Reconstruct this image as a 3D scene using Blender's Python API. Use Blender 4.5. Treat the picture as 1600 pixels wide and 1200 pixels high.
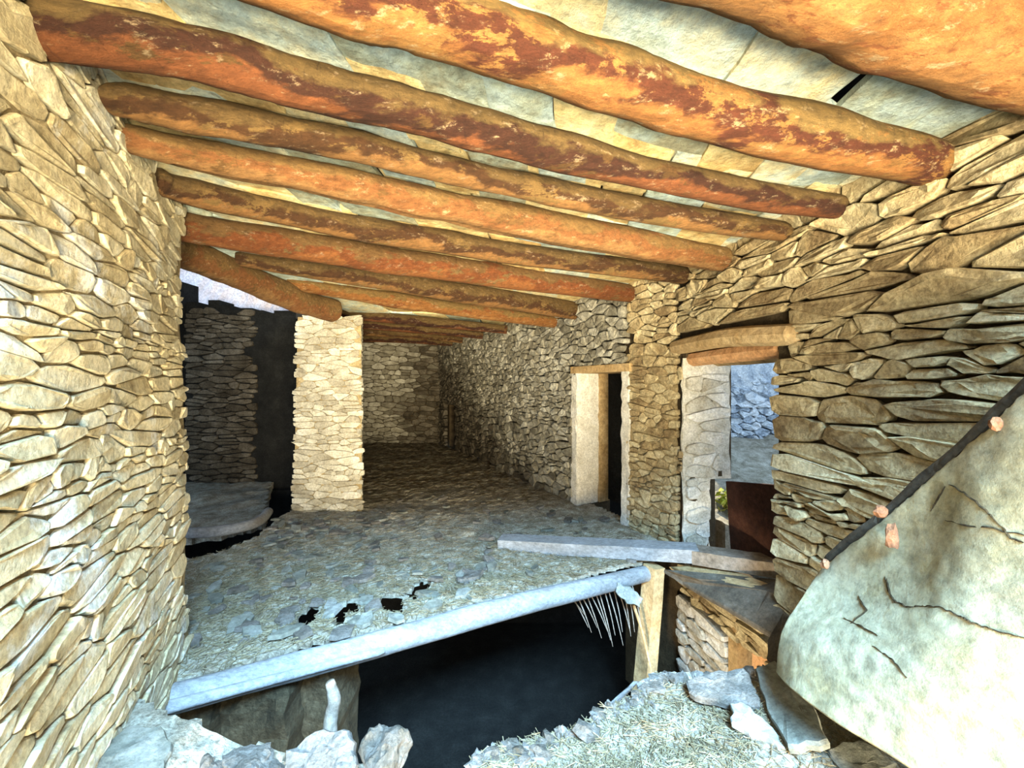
import bpy, bmesh, math, random
from mathutils import Vector, noise
R = random.Random(7)
H = 1.42                      # eye height above the upper floor (floor top is z = 0)
F = 600.0
scene = bpy.context.scene
C = scene.collection
for o in list(bpy.data.objects): bpy.data.objects.remove(o)

# ------------------------------------------------------------------ camera, world, light, exposure
cd = bpy.data.cameras.new('camera'); cam = bpy.data.objects.new('camera', cd); C.objects.link(cam)
cam.location = (0, 0, H); cam.rotation_euler = (math.radians(90), 0, 0)
cd.sensor_width = 36; cd.lens = 36 * F / 1600; cd.clip_start = 0.02
scene.camera = cam
vs = scene.view_settings
vs.view_transform = 'Standard'; vs.look = 'None'; vs.gamma = 1; vs.use_curve_mapping = False
vs.exposure = 0.72
w = bpy.data.worlds.new('sky'); scene.world = w; w.use_nodes = True
wn = w.node_tree.nodes; wl = w.node_tree.links
bg = wn['Background']; bg.inputs[0].default_value = (0.56, 0.76, 1.0, 1); bg.inputs[1].default_value = 1.15

def lamp(name, kind, loc, target, col, energy, size=None, size_y=None, spread=None, blend=None, angle=None):
    l = bpy.data.lights.new(name, kind); o = bpy.data.objects.new(name, l); C.objects.link(o)
    o.location = loc; d = Vector(target) - Vector(loc); o.rotation_euler = d.to_track_quat('-Z', 'Y').to_euler()
    l.color = col; l.energy = energy
    if kind == 'AREA':
        l.shape = 'RECTANGLE'; l.size = size; l.size_y = size_y or size
        if spread: l.spread = math.radians(spread)
    if kind == 'SUN': l.angle = math.radians(angle or 0.6)
    if kind == 'SPOT':
        l.spot_size = math.radians(angle); l.spot_blend = blend; l.shadow_soft_size = size
    return o
sun = lamp('sun', 'SUN', (4, 12, 12), (4 - .15, 12 - .75, 12 - .70), (1.0, .86, .62), 7.0, angle=0.6)
# light coming in over the open rear of the room: warm bounce off the sunlit yard, cool sky from above
warm = lamp('yard_bounce_light', 'AREA', (1.4, -2.7, .55), (-0.5, 2.0, 2.35), (1.0, .84, .54), 320, 2.2, 1.1, spread=80)
low = lamp('ceiling_fill_light', 'AREA', (.0, -1.9, .0), (0.1, 1.5, 2.35), (1.0, .88, .62), 105, 2.0, .6, spread=80)  # added fill lamp, aimed up to brighten the ceiling
cool = lamp('open_sky_light', 'AREA', (1.0, -2.2, 4.5), (-0.45, 1.7, 0.0), (.38, .69, 1.0), 420, 2.6, 1.2, spread=72)
hole_fill = lamp('hole_fill_spot', 'SPOT', (0.35, 1.5, -.55), (1.52, 2.75, -.35), (1.0, .84, .58), 110, .05, angle=44, blend=.35)  # added spot inside the hole, brightens the lower masonry and post

# ------------------------------------------------------------------ helpers
def P(px, py, Y):
    return Vector(((px - 800) / F * Y, Y, H + (600 - py) / F * Y))
def noi(v, s=1.0): return noise.noise(Vector(v) * s)
def link(o, parent=None):
    C.objects.link(o)
    if parent is not None: o.parent = parent
    return o
def tag(o, label, cat, group=None):
    o['label'] = label; o['category'] = cat
    if group: o['group'] = group
    return o
class MB:
    def __init__(s): s.v = []; s.f = []; s.t = []
    def add(s, vs_, fs, tint=0.5):
        n = len(s.v); s.v += [tuple(v) for v in vs_]; s.f += [tuple(i + n for i in f) for f in fs]; s.t += [tint] * len(vs_)
    def build(s, name, mat, parent=None, smooth=False, origin=None, fixn=False):
        me = bpy.data.meshes.new(name)
        if origin is None:
            n = len(s.v); origin = Vector((sum(v[0] for v in s.v) / n, sum(v[1] for v in s.v) / n, min(v[2] for v in s.v)))
        origin = Vector(origin)
        me.from_pydata([Vector(v) - origin for v in s.v], [], s.f)
        a = me.attributes.new('tint', 'FLOAT', 'POINT'); a.data.foreach_set('value', s.t)
        if fixn:
            bm = bmesh.new(); bm.from_mesh(me); bmesh.ops.recalc_face_normals(bm, faces=bm.faces); bm.to_mesh(me); bm.free()
        if smooth: me.polygons.foreach_set('use_smooth', [True] * len(me.polygons))
        me.materials.append(mat); me.update()
        o = bpy.data.objects.new(name, me); link(o, parent)
        o.location = origin - (parent.location if parent is not None else Vector((0, 0, 0)))
        if parent is not None and parent.parent is not None: o.location -= parent.parent.location
        return o
    def box(s, c, size, rot=None, tint=.5, jit=0):
        hx, hy, hz = [q / 2 for q in size]; vs_ = []
        for x, y, z in ((-1,-1,-1),(1,-1,-1),(1,1,-1),(-1,1,-1),(-1,-1,1),(1,-1,1),(1,1,1),(-1,1,1)):
            p = Vector((x*hx + R.uniform(-jit, jit), y*hy + R.uniform(-jit, jit), z*hz + R.uniform(-jit, jit)))
            if rot is not None: p = rot @ p
            vs_.append(p + Vector(c))
        s.add(vs_, BOXF, tint)
    def hexa(s, pts, tint=.5): s.add(pts, BOXF, tint)
BOXF = [(0,3,2,1),(4,5,6,7),(0,1,5,4),(1,2,6,5),(2,3,7,6),(3,0,4,7)]

def mat(name, cols, scale=6, bump=.4, bscale=40, rough=.9, wash=None, tintw=.6, fine=True, stretch=None, dist=.03, wash_pos=(.5,.6)):
    m = bpy.data.materials.new(name); m.use_nodes = True; nt = m.node_tree; N = nt.nodes; L = nt.links
    b = N['Principled BSDF']; b.inputs['Roughness'].default_value = rough
    if 'Specular IOR Level' in b.inputs: b.inputs['Specular IOR Level'].default_value = .15
    geo = N.new('ShaderNodeNewGeometry'); mp = N.new('ShaderNodeMapping'); L.new(geo.outputs['Position'], mp.inputs[0])
    if stretch:
        tc = N.new('ShaderNodeTexCoord'); L.new(tc.outputs['Object'], mp.inputs[0]); mp.inputs['Scale'].default_value = stretch
    n1 = N.new('ShaderNodeTexNoise'); n1.inputs['Scale'].default_value = scale; n1.inputs['Detail'].default_value = 8; n1.inputs['Roughness'].default_value = .65
    L.new(mp.outputs[0], n1.inputs[0])
    at = N.new('ShaderNodeAttribute'); at.attribute_name = 'tint'
    mx = N.new('ShaderNodeMath'); mx.operation = 'MULTIPLY_ADD'; mx.inputs[1].default_value = tintw; L.new(at.outputs['Fac'], mx.inputs[0])
    m2 = N.new('ShaderNodeMath'); m2.operation = 'MULTIPLY_ADD'; m2.inputs[1].default_value = (1.9 if tintw < .9 else 1.1); m2.inputs[2].default_value = -.45 - tintw * .5 + (.4 if tintw >= .9 else 0)
    L.new(n1.outputs[0], m2.inputs[0]); L.new(m2.outputs[0], mx.inputs[2])
    cr = N.new('ShaderNodeValToRGB'); e = cr.color_ramp.elements
    while len(e) < len(cols): e.new(.5)
    for i, (p, c) in enumerate(cols): e[i].position = p; e[i].color = (*c, 1)
    L.new(mx.outputs[0], cr.inputs[0]); out = cr.outputs[0]
    if wash:
        n3 = N.new('ShaderNodeTexNoise'); n3.inputs['Scale'].default_value = wash[1]; n3.inputs['Detail'].default_value = 6; n3.inputs['Roughness'].default_value = .7
        L.new(mp.outputs[0], n3.inputs[0])
        r3 = N.new('ShaderNodeMapRange'); r3.inputs[1].default_value = wash_pos[0]; r3.inputs[2].default_value = wash_pos[1]; L.new(n3.outputs[0], r3.inputs[0])
        mi = N.new('ShaderNodeMix'); mi.data_type = 'RGBA'; L.new(r3.outputs[0], mi.inputs['Factor']); L.new(out, mi.inputs[6]); mi.inputs[7].default_value = (*wash[0], 1)
        out = mi.outputs[2]
    n4 = N.new('ShaderNodeTexNoise'); n4.inputs['Scale'].default_value = bscale * 1.6; n4.inputs['Detail'].default_value = 9; n4.inputs['Roughness'].default_value = .78
    L.new(mp.outputs[0], n4.inputs[0])
    r4 = N.new('ShaderNodeMapRange'); r4.inputs[1].default_value = .32; r4.inputs[2].default_value = .62; r4.inputs[3].default_value = .48; r4.inputs[4].default_value = 1.12; L.new(n4.outputs[0], r4.inputs[0])
    vm = N.new('ShaderNodeVectorMath'); vm.operation = 'SCALE'; L.new(out, vm.inputs[0]); L.new(r4.outputs[0], vm.inputs['Scale']); out = vm.outputs[0]
    L.new(out, b.inputs['Base Color'])
    n2 = N.new('ShaderNodeTexNoise'); n2.inputs['Scale'].default_value = bscale; n2.inputs['Detail'].default_value = 9; n2.inputs['Roughness'].default_value = .7
    L.new(mp.outputs[0], n2.inputs[0])
    bp = N.new('ShaderNodeBump'); bp.inputs['Strength'].default_value = bump; bp.inputs['Distance'].default_value = dist
    L.new(n2.outputs[0], bp.inputs['Height']); L.new(bp.outputs[0], b.inputs['Normal'])
    return m

M = {}
M['stone_left'] = mat('pale limy stone', [(0, (.36,.28,.15)), (.35, (.54,.45,.27)), (.65, (.64,.56,.37)), (1, (.74,.69,.52))], 7, .6, 28, wash=((.74,.74,.68), 3.2), wash_pos=(.55, .66))
M['stone'] = mat('tan rubble stone', [(0, (.22,.15,.075)), (.4, (.38,.29,.155)), (.7, (.50,.41,.24)), (1, (.62,.53,.34))], 6, .6, 30)
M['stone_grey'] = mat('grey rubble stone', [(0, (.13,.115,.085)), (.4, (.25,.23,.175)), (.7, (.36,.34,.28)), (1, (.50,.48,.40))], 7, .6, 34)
M['stone_pale'] = mat('limewashed stone', [(0, (.34,.30,.22)), (.4, (.52,.49,.41)), (.7, (.64,.61,.54)), (1, (.75,.73,.68))], 7, .6, 34)
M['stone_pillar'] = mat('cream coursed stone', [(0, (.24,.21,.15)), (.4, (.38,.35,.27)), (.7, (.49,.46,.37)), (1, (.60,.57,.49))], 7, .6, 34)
M['stone_out'] = mat('skylight tinted outdoor stone', [(0, (.16,.19,.22)), (.35, (.45,.52,.6)), (.6, (.7,.76,.80)), (1, (.86,.88,.9))], 7, .7, 24)  # cool skylight tint and brightness painted into the stone colour
M['shade_black'] = mat('shade black surface', [(0, (.004,.004,.004)), (.5, (.010,.010,.009)), (1, (.02,.02,.018))], 6, .6, 30)  # near-black base colour paints in the darkness of unlit rooms, pit and door
M['stone_dark'] = mat('shade darkened stone', [(0, (.03,.024,.016)), (.5, (.075,.062,.044)), (1, (.15,.13,.10))], 6, .6, 30)  # shade of side room and passage end put into the stone colour
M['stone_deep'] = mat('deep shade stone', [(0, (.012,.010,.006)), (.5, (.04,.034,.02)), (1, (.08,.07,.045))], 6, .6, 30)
def ramp_mix(a, b, t): return [(p, tuple(x + (y - x) * t for x, y in zip(c, d))) for (p, c), (_, d) in zip(a, b)]
_g = [(0, (.13,.115,.085)), (.4, (.25,.23,.175)), (.7, (.36,.34,.28)), (1, (.50,.48,.40))]; _d = [(0, (.03,.024,.016)), (.4, (.06,.05,.035)), (.7, (.10,.085,.06)), (1, (.15,.13,.10))]
M['stone_mid'] = mat('lightly shaded stone', ramp_mix(_g, _d, .35), 7, .6, 34)  # in-between tones, passage shade partly blended into the stone colour
M['stone_mid2'] = mat('shaded stone', ramp_mix(_g, _d, .7), 7, .6, 34)
M['joint'] = mat('dark joint earth', [(0, (.03,.02,.01)), (1, (.09,.065,.035))], 9, .5, 40)
M['mortar'] = mat('clay mortar', [(0, (.13,.09,.04)), (.5, (.33,.25,.13)), (1, (.48,.40,.24))], 9, .8, 30)
M['slab'] = mat('slate roof slab', [(0, (.38,.36,.24)), (.16, (.46,.52,.42)), (.32, (.52,.64,.62)), (.46, (.68,.71,.56)), (.60, (.80,.70,.42)), (.78, (.78,.62,.30)), (1, (.58,.38,.15))], 6, 1.0, 11, tintw=1.0, dist=.04)
M['plaster'] = mat('clay lime plaster', [(0, (.26,.225,.125)), (.5, (.32,.29,.185)), (1, (.38,.355,.255))], 4, .35, 16, wash=((.27,.21,.09), 7), wash_pos=(.55,.8), dist=.02)
M['whitewash'] = mat('whitewashed plaster', [(0, (.46,.42,.34)), (.5, (.66,.63,.56)), (1, (.76,.74,.70))], 7, .4, 30)
M['pink'] = mat('pinkish lime plaster', [(0, (.55,.45,.42)), (.5, (.80,.70,.70)), (1, (.88,.85,.88))], 3, .3, 20)
M['earth'] = mat('dusty earth and straw floor', [(0, (.13,.10,.06)), (.4, (.33,.29,.22)), (.7, (.46,.44,.36)), (1, (.58,.57,.50))], 9, .9, 45)
M['earth_dark'] = mat('dark trodden earth', [(0, (.03,.022,.014)), (.5, (.08,.062,.042)), (1, (.16,.13,.1))], 9, .8, 40)
M['straw'] = mat('dry straw', [(0, (.11,.085,.045)), (.5, (.18,.15,.09)), (1, (.27,.235,.16))], 9, .1, 40)
M['slate'] = mat('grey slate', [(0, (.10,.10,.08)), (.4, (.18,.185,.155)), (.7, (.255,.26,.235)), (1, (.35,.355,.335))], 6, .5, 20, tintw=.7)
M['clod'] = mat('crumbly dusty clay', [(0, (.09,.08,.06)), (.4, (.165,.15,.13)), (1, (.27,.26,.24))], 12, .9, 40)
M['dustlog'] = mat('dust covered wood', [(0, (.15,.14,.13)), (.5, (.23,.235,.24)), (1, (.33,.34,.35))], 5, .35, 30, stretch=(.5, 1, 1))
M['darkplank'] = mat('dusty brown plank', [(0, (.12,.09,.06)), (.5, (.22,.18,.14)), (1, (.32,.28,.24))], 6, .4, 20)
M['brick'] = mat('weathered brick', [(0, (.16,.07,.035)), (.5, (.27,.13,.07)), (1, (.36,.22,.13))], 8, .6, 30)
M['tanwood'] = mat('weathered tan wood', [(0, (.20,.12,.05)), (.4, (.42,.28,.13)), (1, (.60,.44,.24))], 5, .5, 18)
M['orangewood'] = mat('orange door wood', [(0, (.42,.20,.08)), (.5, (.62,.34,.16)), (1, (.72,.46,.26))], 5, .3, 20)
M['rust'] = mat('rusty brown sheet', [(0, (.02,.009,.006)), (.5, (.045,.018,.011)), (1, (.09,.035,.02))], 6, .3, 20)
M['darkwood'] = mat('dark grey wood', [(0, (.05,.042,.032)), (.5, (.10,.085,.065)), (1, (.17,.15,.12))], 7, .4, 20)
M['leaf'] = mat('sunlit leaves', [(0, (.18,.28,.04)), (.5, (.42,.5,.10)), (1, (.7,.62,.16))], 8, .2, 20)

def bark(name, top, mid, low, patch, off=0, cover=.5):
    """olive top, bark-brown side, peeled underside; crisp flakes of another tone"""
    m = bpy.data.materials.new(name); m.use_nodes = True; nt = m.node_tree; N = nt.nodes; L = nt.links
    b = N['Principled BSDF']; b.inputs['Roughness'].default_value = .85; b.inputs['Specular IOR Level'].default_value = .18
    geo = N.new('ShaderNodeNewGeometry'); mp = N.new('ShaderNodeMapping'); L.new(geo.outputs['Position'], mp.inputs[0])
    mp.inputs['Rotation'].default_value = (0, 0, math.radians(-24)); mp.inputs['Scale'].default_value = (.5, 1.4, 1.4); mp.inputs['Location'].default_value = (off, off * 2, 0)
    def nz(scale, det=8, rg=.65, vec=None):
        n = N.new('ShaderNodeTexNoise'); n.inputs['Scale'].default_value = scale; n.inputs['Detail'].default_value = det; n.inputs['Roughness'].default_value = rg
        L.new(vec or mp.outputs[0], n.inputs[0]); return n.outputs[0]
    def step(src, a, c):
        r = N.new('ShaderNodeMapRange'); r.inputs[1].default_value = a; r.inputs[2].default_value = c; L.new(src, r.inputs[0]); return r.outputs[0]
    def mix(f, a, c):
        x = N.new('ShaderNodeMix'); x.data_type = 'RGBA'; L.new(f, x.inputs['Factor'])
        for q, v in ((6, a), (7, c)):
            if isinstance(v, tuple): x.inputs[q].default_value = (*v, 1)
            else: L.new(v, x.inputs[q])
        return x.outputs[2]
    at = N.new('ShaderNodeAttribute'); at.attribute_name = 'tint'
    n1 = nz(4); ad = N.new('ShaderNodeMath'); ad.operation = 'MULTIPLY_ADD'; ad.inputs[1].default_value = 2.6; ad.inputs[2].default_value = -1.3; L.new(n1, ad.inputs[0])
    a2 = N.new('ShaderNodeMath'); a2.operation = 'ADD'; L.new(at.outputs['Fac'], a2.inputs[0]); L.new(ad.outputs[0], a2.inputs[1])
    cr = N.new('ShaderNodeValToRGB'); e = cr.color_ramp.elements; e.new(.4); e.new(.6)
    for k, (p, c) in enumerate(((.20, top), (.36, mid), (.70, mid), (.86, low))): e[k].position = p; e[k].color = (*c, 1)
    L.new(a2.outputs[0], cr.inputs[0])
    col = mix(step(nz(9, 10, .76), .62 - cover * .16, .65 - cover * .16), cr.outputs[0], patch)
    fl_ = step(nz(22, 9, .78), .57, .64); col = mix(fl_, col, tuple(min(1, c * 1.7 + .06) for c in top))
    mp2 = N.new('ShaderNodeMapping'); L.new(geo.outputs['Position'], mp2.inputs[0]); mp2.inputs['Rotation'].default_value = (0, 0, math.radians(-24)); mp2.inputs['Scale'].default_value = (9, 1, 1)
    dk = step(nz(7, 6, .7, mp2.outputs[0]), .60, .75); mu = N.new('ShaderNodeMath'); mu.operation = 'MULTIPLY'; mu.inputs[1].default_value = .7; L.new(dk, mu.inputs[0])
    col = mix(mu.outputs[0], col, tuple(c * .35 for c in mid))
    g = N.new('ShaderNodeMapRange'); g.inputs[1].default_value = .35; g.inputs[2].default_value = .65; g.inputs[3].default_value = .5; g.inputs[4].default_value = 1.3; L.new(nz(30, 10, .8), g.inputs[0])
    vm = N.new('ShaderNodeVectorMath'); vm.operation = 'SCALE'; L.new(col, vm.inputs[0]); L.new(g.outputs[0], vm.inputs['Scale']); col = vm.outputs[0]
    L.new(col, b.inputs['Base Color'])
    bp = N.new('ShaderNodeBump'); bp.inputs['Strength'].default_value = 1; bp.inputs['Distance'].default_value = .05
    L.new(nz(9, 10, .75), bp.inputs['Height']); bp2 = N.new('ShaderNodeBump'); bp2.inputs['Strength'].default_value = 1; bp2.inputs['Distance'].default_value = .018
    L.new(nz(40, 8, .8), bp2.inputs['Height']); L.new(bp.outputs[0], bp2.inputs['Normal']); L.new(bp2.outputs[0], b.inputs['Normal'])
    return m
BARK = [bark('orange peeled log', (0.158,0.096,0.032), (0.202,0.084,0.023), (0.258,0.120,0.038), (0.163,0.055,0.016), 1.3, .45),
        bark('orange and maroon log', (0.142,0.089,0.030), (0.066,0.019,0.009), (0.234,0.099,0.029), (0.220,0.108,0.032), 2.1, .55),
        bark('brown bark log', (0.103,0.064,0.023), (0.037,0.013,0.007), (0.140,0.048,0.017), (0.079,0.040,0.013), 4.4, .30),
        bark('mottled brown log', (0.095,0.057,0.020), (0.051,0.022,0.008), (0.196,0.097,0.033), (0.142,0.085,0.029), 5.6, .45),
        bark('salmon tan log', (0.174,0.100,0.035), (0.195,0.081,0.028), (0.236,0.122,0.046), (0.141,0.072,0.024), 7.9, .35),
        bark('reddish brown log', (0.118,0.064,0.023), (0.140,0.045,0.014), (0.195,0.073,0.022), (0.135,0.085,0.032), 9.9, .35)]

# ------------------------------------------------------------------ wall paths
class Path:
    """polyline in plan; inside normal points to the room (side = +1: left of travel, -1: right)"""
    def __init__(s, pts, side):
        s.p = [Vector((x, y)) for x, y in pts]; s.side = side; s.l = [0]
        for a, b in zip(s.p, s.p[1:]): s.l.append(s.l[-1] + (b - a).length)
        s.len = s.l[-1]
    def at(s, u):
        i = 0
        while i < len(s.p) - 2 and u > s.l[i + 1]: i += 1
        d = (s.p[i + 1] - s.p[i]).normalized(); q = s.p[i] + d * (u - s.l[i])
        def nn(k):
            k = max(0, min(len(s.p) - 2, k)); e = (s.p[k + 1] - s.p[k]).normalized(); return Vector((-e.y, e.x)) * s.side
        n = nn(i)
        if i + 1 < len(s.p) - 1 and s.l[i + 1] - u < .25: n = (nn(i) * (.5 + 2 * (s.l[i + 1] - u)) + nn(i + 1) * (.5 - 2 * (s.l[i + 1] - u))).normalized()
        elif i > 0 and u - s.l[i] < .25: n = (nn(i) * (.5 + 2 * (u - s.l[i])) + nn(i - 1) * (.5 - 2 * (u - s.l[i]))).normalized()
        return q, n
    def xyz(s, u, z, d):
        q, n = s.at(u); q = q + n * d
        return Vector((q.x, q.y, z))
    def block(s, mb, u0, u1, z0, z1, d0, d1, tint=.5):
        cuts = [u0] + [l for l in s.l if u0 + .01 < l < u1 - .01] + [u1]
        for a, b in zip(cuts, cuts[1:]):
            e = .0005
            pts = [s.xyz(a, z0, d0), s.xyz(b - e, z0, d0), s.xyz(b - e, z0, d1), s.xyz(a, z0, d1)]
            pts += [Vector((p.x, p.y, z1)) for p in pts]
            mb.hexa(pts, tint)

def clip(poly, px, py, nx, ny):
    out = []; n = len(poly)
    for i in range(n):
        a = poly[i]; b = poly[(i + 1) % n]
        da = (a[0]-px)*nx + (a[1]-py)*ny; db = (b[0]-px)*nx + (b[1]-py)*ny
        if da <= 0: out.append(a)
        if (da < 0 < db) or (db < 0 < da):
            t = da / (da - db); out.append((a[0]+(b[0]-a[0])*t, a[1]+(b[1]-a[1])*t))
    return out
def pack(U0, U1, Z0, Z1, h, asp, rects=(), ujit=0, zj=.28, wr=(.45, 1.9), hr=(.6, 1.55)):
    """irregular stone cells; h may be a function of (u,z)"""
    hf = h if callable(h) else (lambda u, z: h)
    seeds = []; z = Z0 - .02
    while z < Z1 + .02:
        hh = hf((U0 + U1) / 2, z) * R.uniform(*hr); u = U0 - R.random() * .2
        while u < U1 + .1:
            k = hf(u, z) / hf((U0 + U1) / 2, z)
            ww = hh * k * asp * R.uniform(*wr)
            seeds.append((u + ww / 2, z + hh / 2 + R.uniform(-zj, zj) * hh + .035 * noi((u * 1.3, z * 2, 5.2))))
            if ww > 1.35 * hh * asp and R.random() < .5:
                seeds[-1] = (u + ww / 2, z + hh * .3); seeds.append((u + ww / 2 + R.uniform(-.2, .2) * ww, z + hh * .85))
            u += ww
        z += hh
    seeds = [s for s in seeds if not any(a < s[0] < b and c < s[1] < d for a, b, c, d in rects)]
    g = {}; cell = max(hf(U0, Z0), hf(U1, Z1), hf((U0+U1)/2, (Z0+Z1)/2)) * 2.2
    for i, s in enumerate(seeds): g.setdefault((int(s[0] / asp // cell), int(s[1] // cell)), []).append(i)
    cells = []
    for i, s in enumerate(seeds):
        if not (U0 < s[0] < U1 and Z0 < s[1] < Z1): continue
        su = s[0] / asp; sz = s[1]; r = cell * 1.1
        poly = [(su - r, sz - r), (su + r, sz - r), (su + r, sz + r), (su - r, sz + r)]
        ci, cj = int(su // cell), int(sz // cell); nb = []
        for a in (-1, 0, 1):
            for b in (-1, 0, 1):
                for j in g.get((ci + a, cj + b), ()):
                    if j != i:
                        q = seeds[j]; nb.append(((q[0]/asp - su)**2 + (q[1] - sz)**2, q[0]/asp, q[1]))
        nb.sort()
        for d2, qx, qy in nb[:16]:
            poly = clip(poly, (su + qx) / 2, (sz + qy) / 2, qx - su, qy - sz)
            if len(poly) < 3: break
        if len(poly) < 3: continue
        poly = [(x * asp, y) for x, y in poly]
        e0, e1 = U0 + R.uniform(-1, 1) * ujit, U1 + R.uniform(-1, 1) * ujit
        poly = clip(poly, e0, 0, -1, 0); poly = clip(poly, e1, 0, 1, 0); poly = clip(poly, 0, Z0, 0, -1); poly = clip(poly, 0, Z1, 0, 1)
        for a, b, c, d in rects:
            if len(poly) < 3: break
            if max(p[0] for p in poly) > a and min(p[0] for p in poly) < b and max(p[1] for p in poly) > c and min(p[1] for p in poly) < d:
                opts = [(a - s[0], (a, 0, 1, 0)), (s[0] - b, (b, 0, -1, 0)), (c - s[1], (0, c, 0, 1)), (s[1] - d, (0, d, 0, -1))]
                k = max(opts, key=lambda q: q[0])[1]; poly = clip(poly, *k)
        if len(poly) >= 3: cells.append(poly)
    return cells
def area(p): return abs(sum(p[i][0]*p[(i+1)%len(p)][1] - p[(i+1)%len(p)][0]*p[i][1] for i in range(len(p)))) / 2
def stone_mesh(mb, poly, fn, gap, depth, base=-.05, flat=.62, tint=None, tilt=0.0, rough=.012):
    cx = sum(p[0] for p in poly) / len(poly); cz = sum(p[1] for p in poly) / len(poly)
    # merge tiny edges
    q = []
    for p in poly:
        if not q or math.hypot(p[0]-q[-1][0], p[1]-q[-1][1]) > gap * 1.5: q.append(p)
    if len(q) < 3: return
    poly = q; n = len(poly)
    if sum(poly[i][0]*poly[(i+1)%n][1] - poly[(i+1)%n][0]*poly[i][1] for i in range(n)) < 0: poly = poly[::-1]
    pts = []
    for i in range(n):
        a, b = poly[i], poly[(i + 1) % n]
        for t in (.18, .82): pts.append((a[0]+(b[0]-a[0])*t, a[1]+(b[1]-a[1])*t))
    w_ = max(p[0] for p in pts) - min(p[0] for p in pts); h_ = max(p[1] for p in pts) - min(p[1] for p in pts)
    ku = max(.4, 1 - gap * 2 / max(w_, 1e-3)); kz = max(.4, 1 - gap * 2 / max(h_, 1e-3))
    sd = R.random() * 50; m = len(pts); rings = []
    for k, (sc, d) in enumerate(((.97, base), (1.0, depth * .55), (.94, depth * .95), (flat*.8, depth))):
        ring = []
        for x, z in pts:
            jx = noi((x * 22, z * 30, sd)) * rough; jz = noi((x * 22, z * 30, sd + 9)) * rough
            uu = cx + (x - cx) * ku * sc + (jx if k else 0); zz = cz + (z - cz) * kz * sc + (jz if k else 0)
            dd = d + (noi((uu * 14, zz * 22, sd)) * rough * 1.4 + tilt * (zz - cz) if k else 0)
            ring.append(fn(uu, zz, dd))
        rings.append(ring)
    vs_ = [v for r in rings for v in r]; fs = []
    for k in range(3):
        for i in range(m):
            j = (i + 1) % m; fs.append((k*m+i, k*m+j, (k+1)*m+j, (k+1)*m+i))
    fs.append(tuple(3 * m + i for i in range(m)))
    mb.add(vs_, fs, R.random() if tint is None else tint)
def proj_area(p3):
    if any(p.y < .15 for p in p3): return 0
    q = [((p.x / p.y) * F + 800, 600 - (p.z - H) / p.y * F) for p in p3]
    if all(x < 0 or x > 1600 or y < 0 or y > 1200 for x, y in q): return 0
    return area(q)
def flipfix(o): pass
def stone_wall(parent, cells, fn, material, gap, depth, limit=300, name='stone', tiltr=0, smooth=False, minpx=90, rough=.012, flat=.62, base=-.05, matfn=None):
    lst = []
    for c in cells:
        if area(c) < gap * gap * 3: continue
        lst.append((proj_area([fn(x, z, 0) for x, z in c]), c))
    lst.sort(key=lambda q: -q[0])
    rest = {}
    for i, (a, c) in enumerate(lst):
        d = depth * R.uniform(.45, 1.5); tl = R.uniform(-tiltr, tiltr) if tiltr else 0
        mt = matfn(c) if matfn else material
        if i < limit and a > minpx:
            mb = MB(); stone_mesh(mb, c, fn, gap, d, tilt=tl, rough=rough, flat=flat, base=base)
            if mb.v: mb.build(name, mt, parent, smooth=smooth, fixn=True)
        else:
            mb = rest.setdefault(mt.name, (MB(), mt))[0]
            stone_mesh(mb, c, fn, gap, d, tilt=tl, rough=rough, flat=flat, base=base)
    for mb, mt in rest.values():
        if mb.v:
            o = mb.build('small_stones', mt, parent, smooth=smooth, fixn=True); o['kind'] = 'stuff'

def shade_pick(v):  # picks darker stone colours where the passage falls into shade
    v += R.uniform(-.22, .22)
    return M['stone_dark'] if v > .35 else M['stone_mid2'] if v > .05 else M['stone_mid'] if v > -.22 else M['stone_grey']
def struct(mb, name, m, parent=None, **k):
    o = mb.build(name, m, parent, **k)
    if parent is None: o['kind'] = 'structure'
    return o

def rough_panel(mb, fn, u0, u1, z0, z1, nu, nz, th, amp=.01, tint=.5, edge_j=.012):
    """a lumpy plastered face with thickness"""
    g = []
    for k in range(2):
        for j in range(nz + 1):
            for i in range(nu + 1):
                u = u0 + (u1 - u0) * i / nu; z = z0 + (z1 - z0) * j / nz
                if i in (0, nu): u += R.uniform(-edge_j, edge_j)
                g.append(fn(u, z, (amp * noi((u * 11, z * 9, 3.3)) + th) if k == 0 else min(0, th - .02)))
    S = (nu + 1) * (nz + 1); fs = []
    for j in range(nz):
        for i in range(nu):
            a = j * (nu + 1) + i; fs.append((a, a + 1, a + nu + 2, a + nu + 1)); fs.append((S + a, S + a + nu + 1, S + a + nu + 2, S + a + 1))
    for i in range(nu):
        a = i; fs.append((a + 1, a, S + a, S + a + 1)); a = nz * (nu + 1) + i; fs.append((a, a + 1, S + a + 1, S + a))
    for j in range(nz):
        a = j * (nu + 1); fs.append((a, a + nu + 1, S + a + nu + 1, S + a)); a += nu; fs.append((a + nu + 1, a, S + a, S + a + nu + 1))
    mb.add(g, fs, tint)
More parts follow.
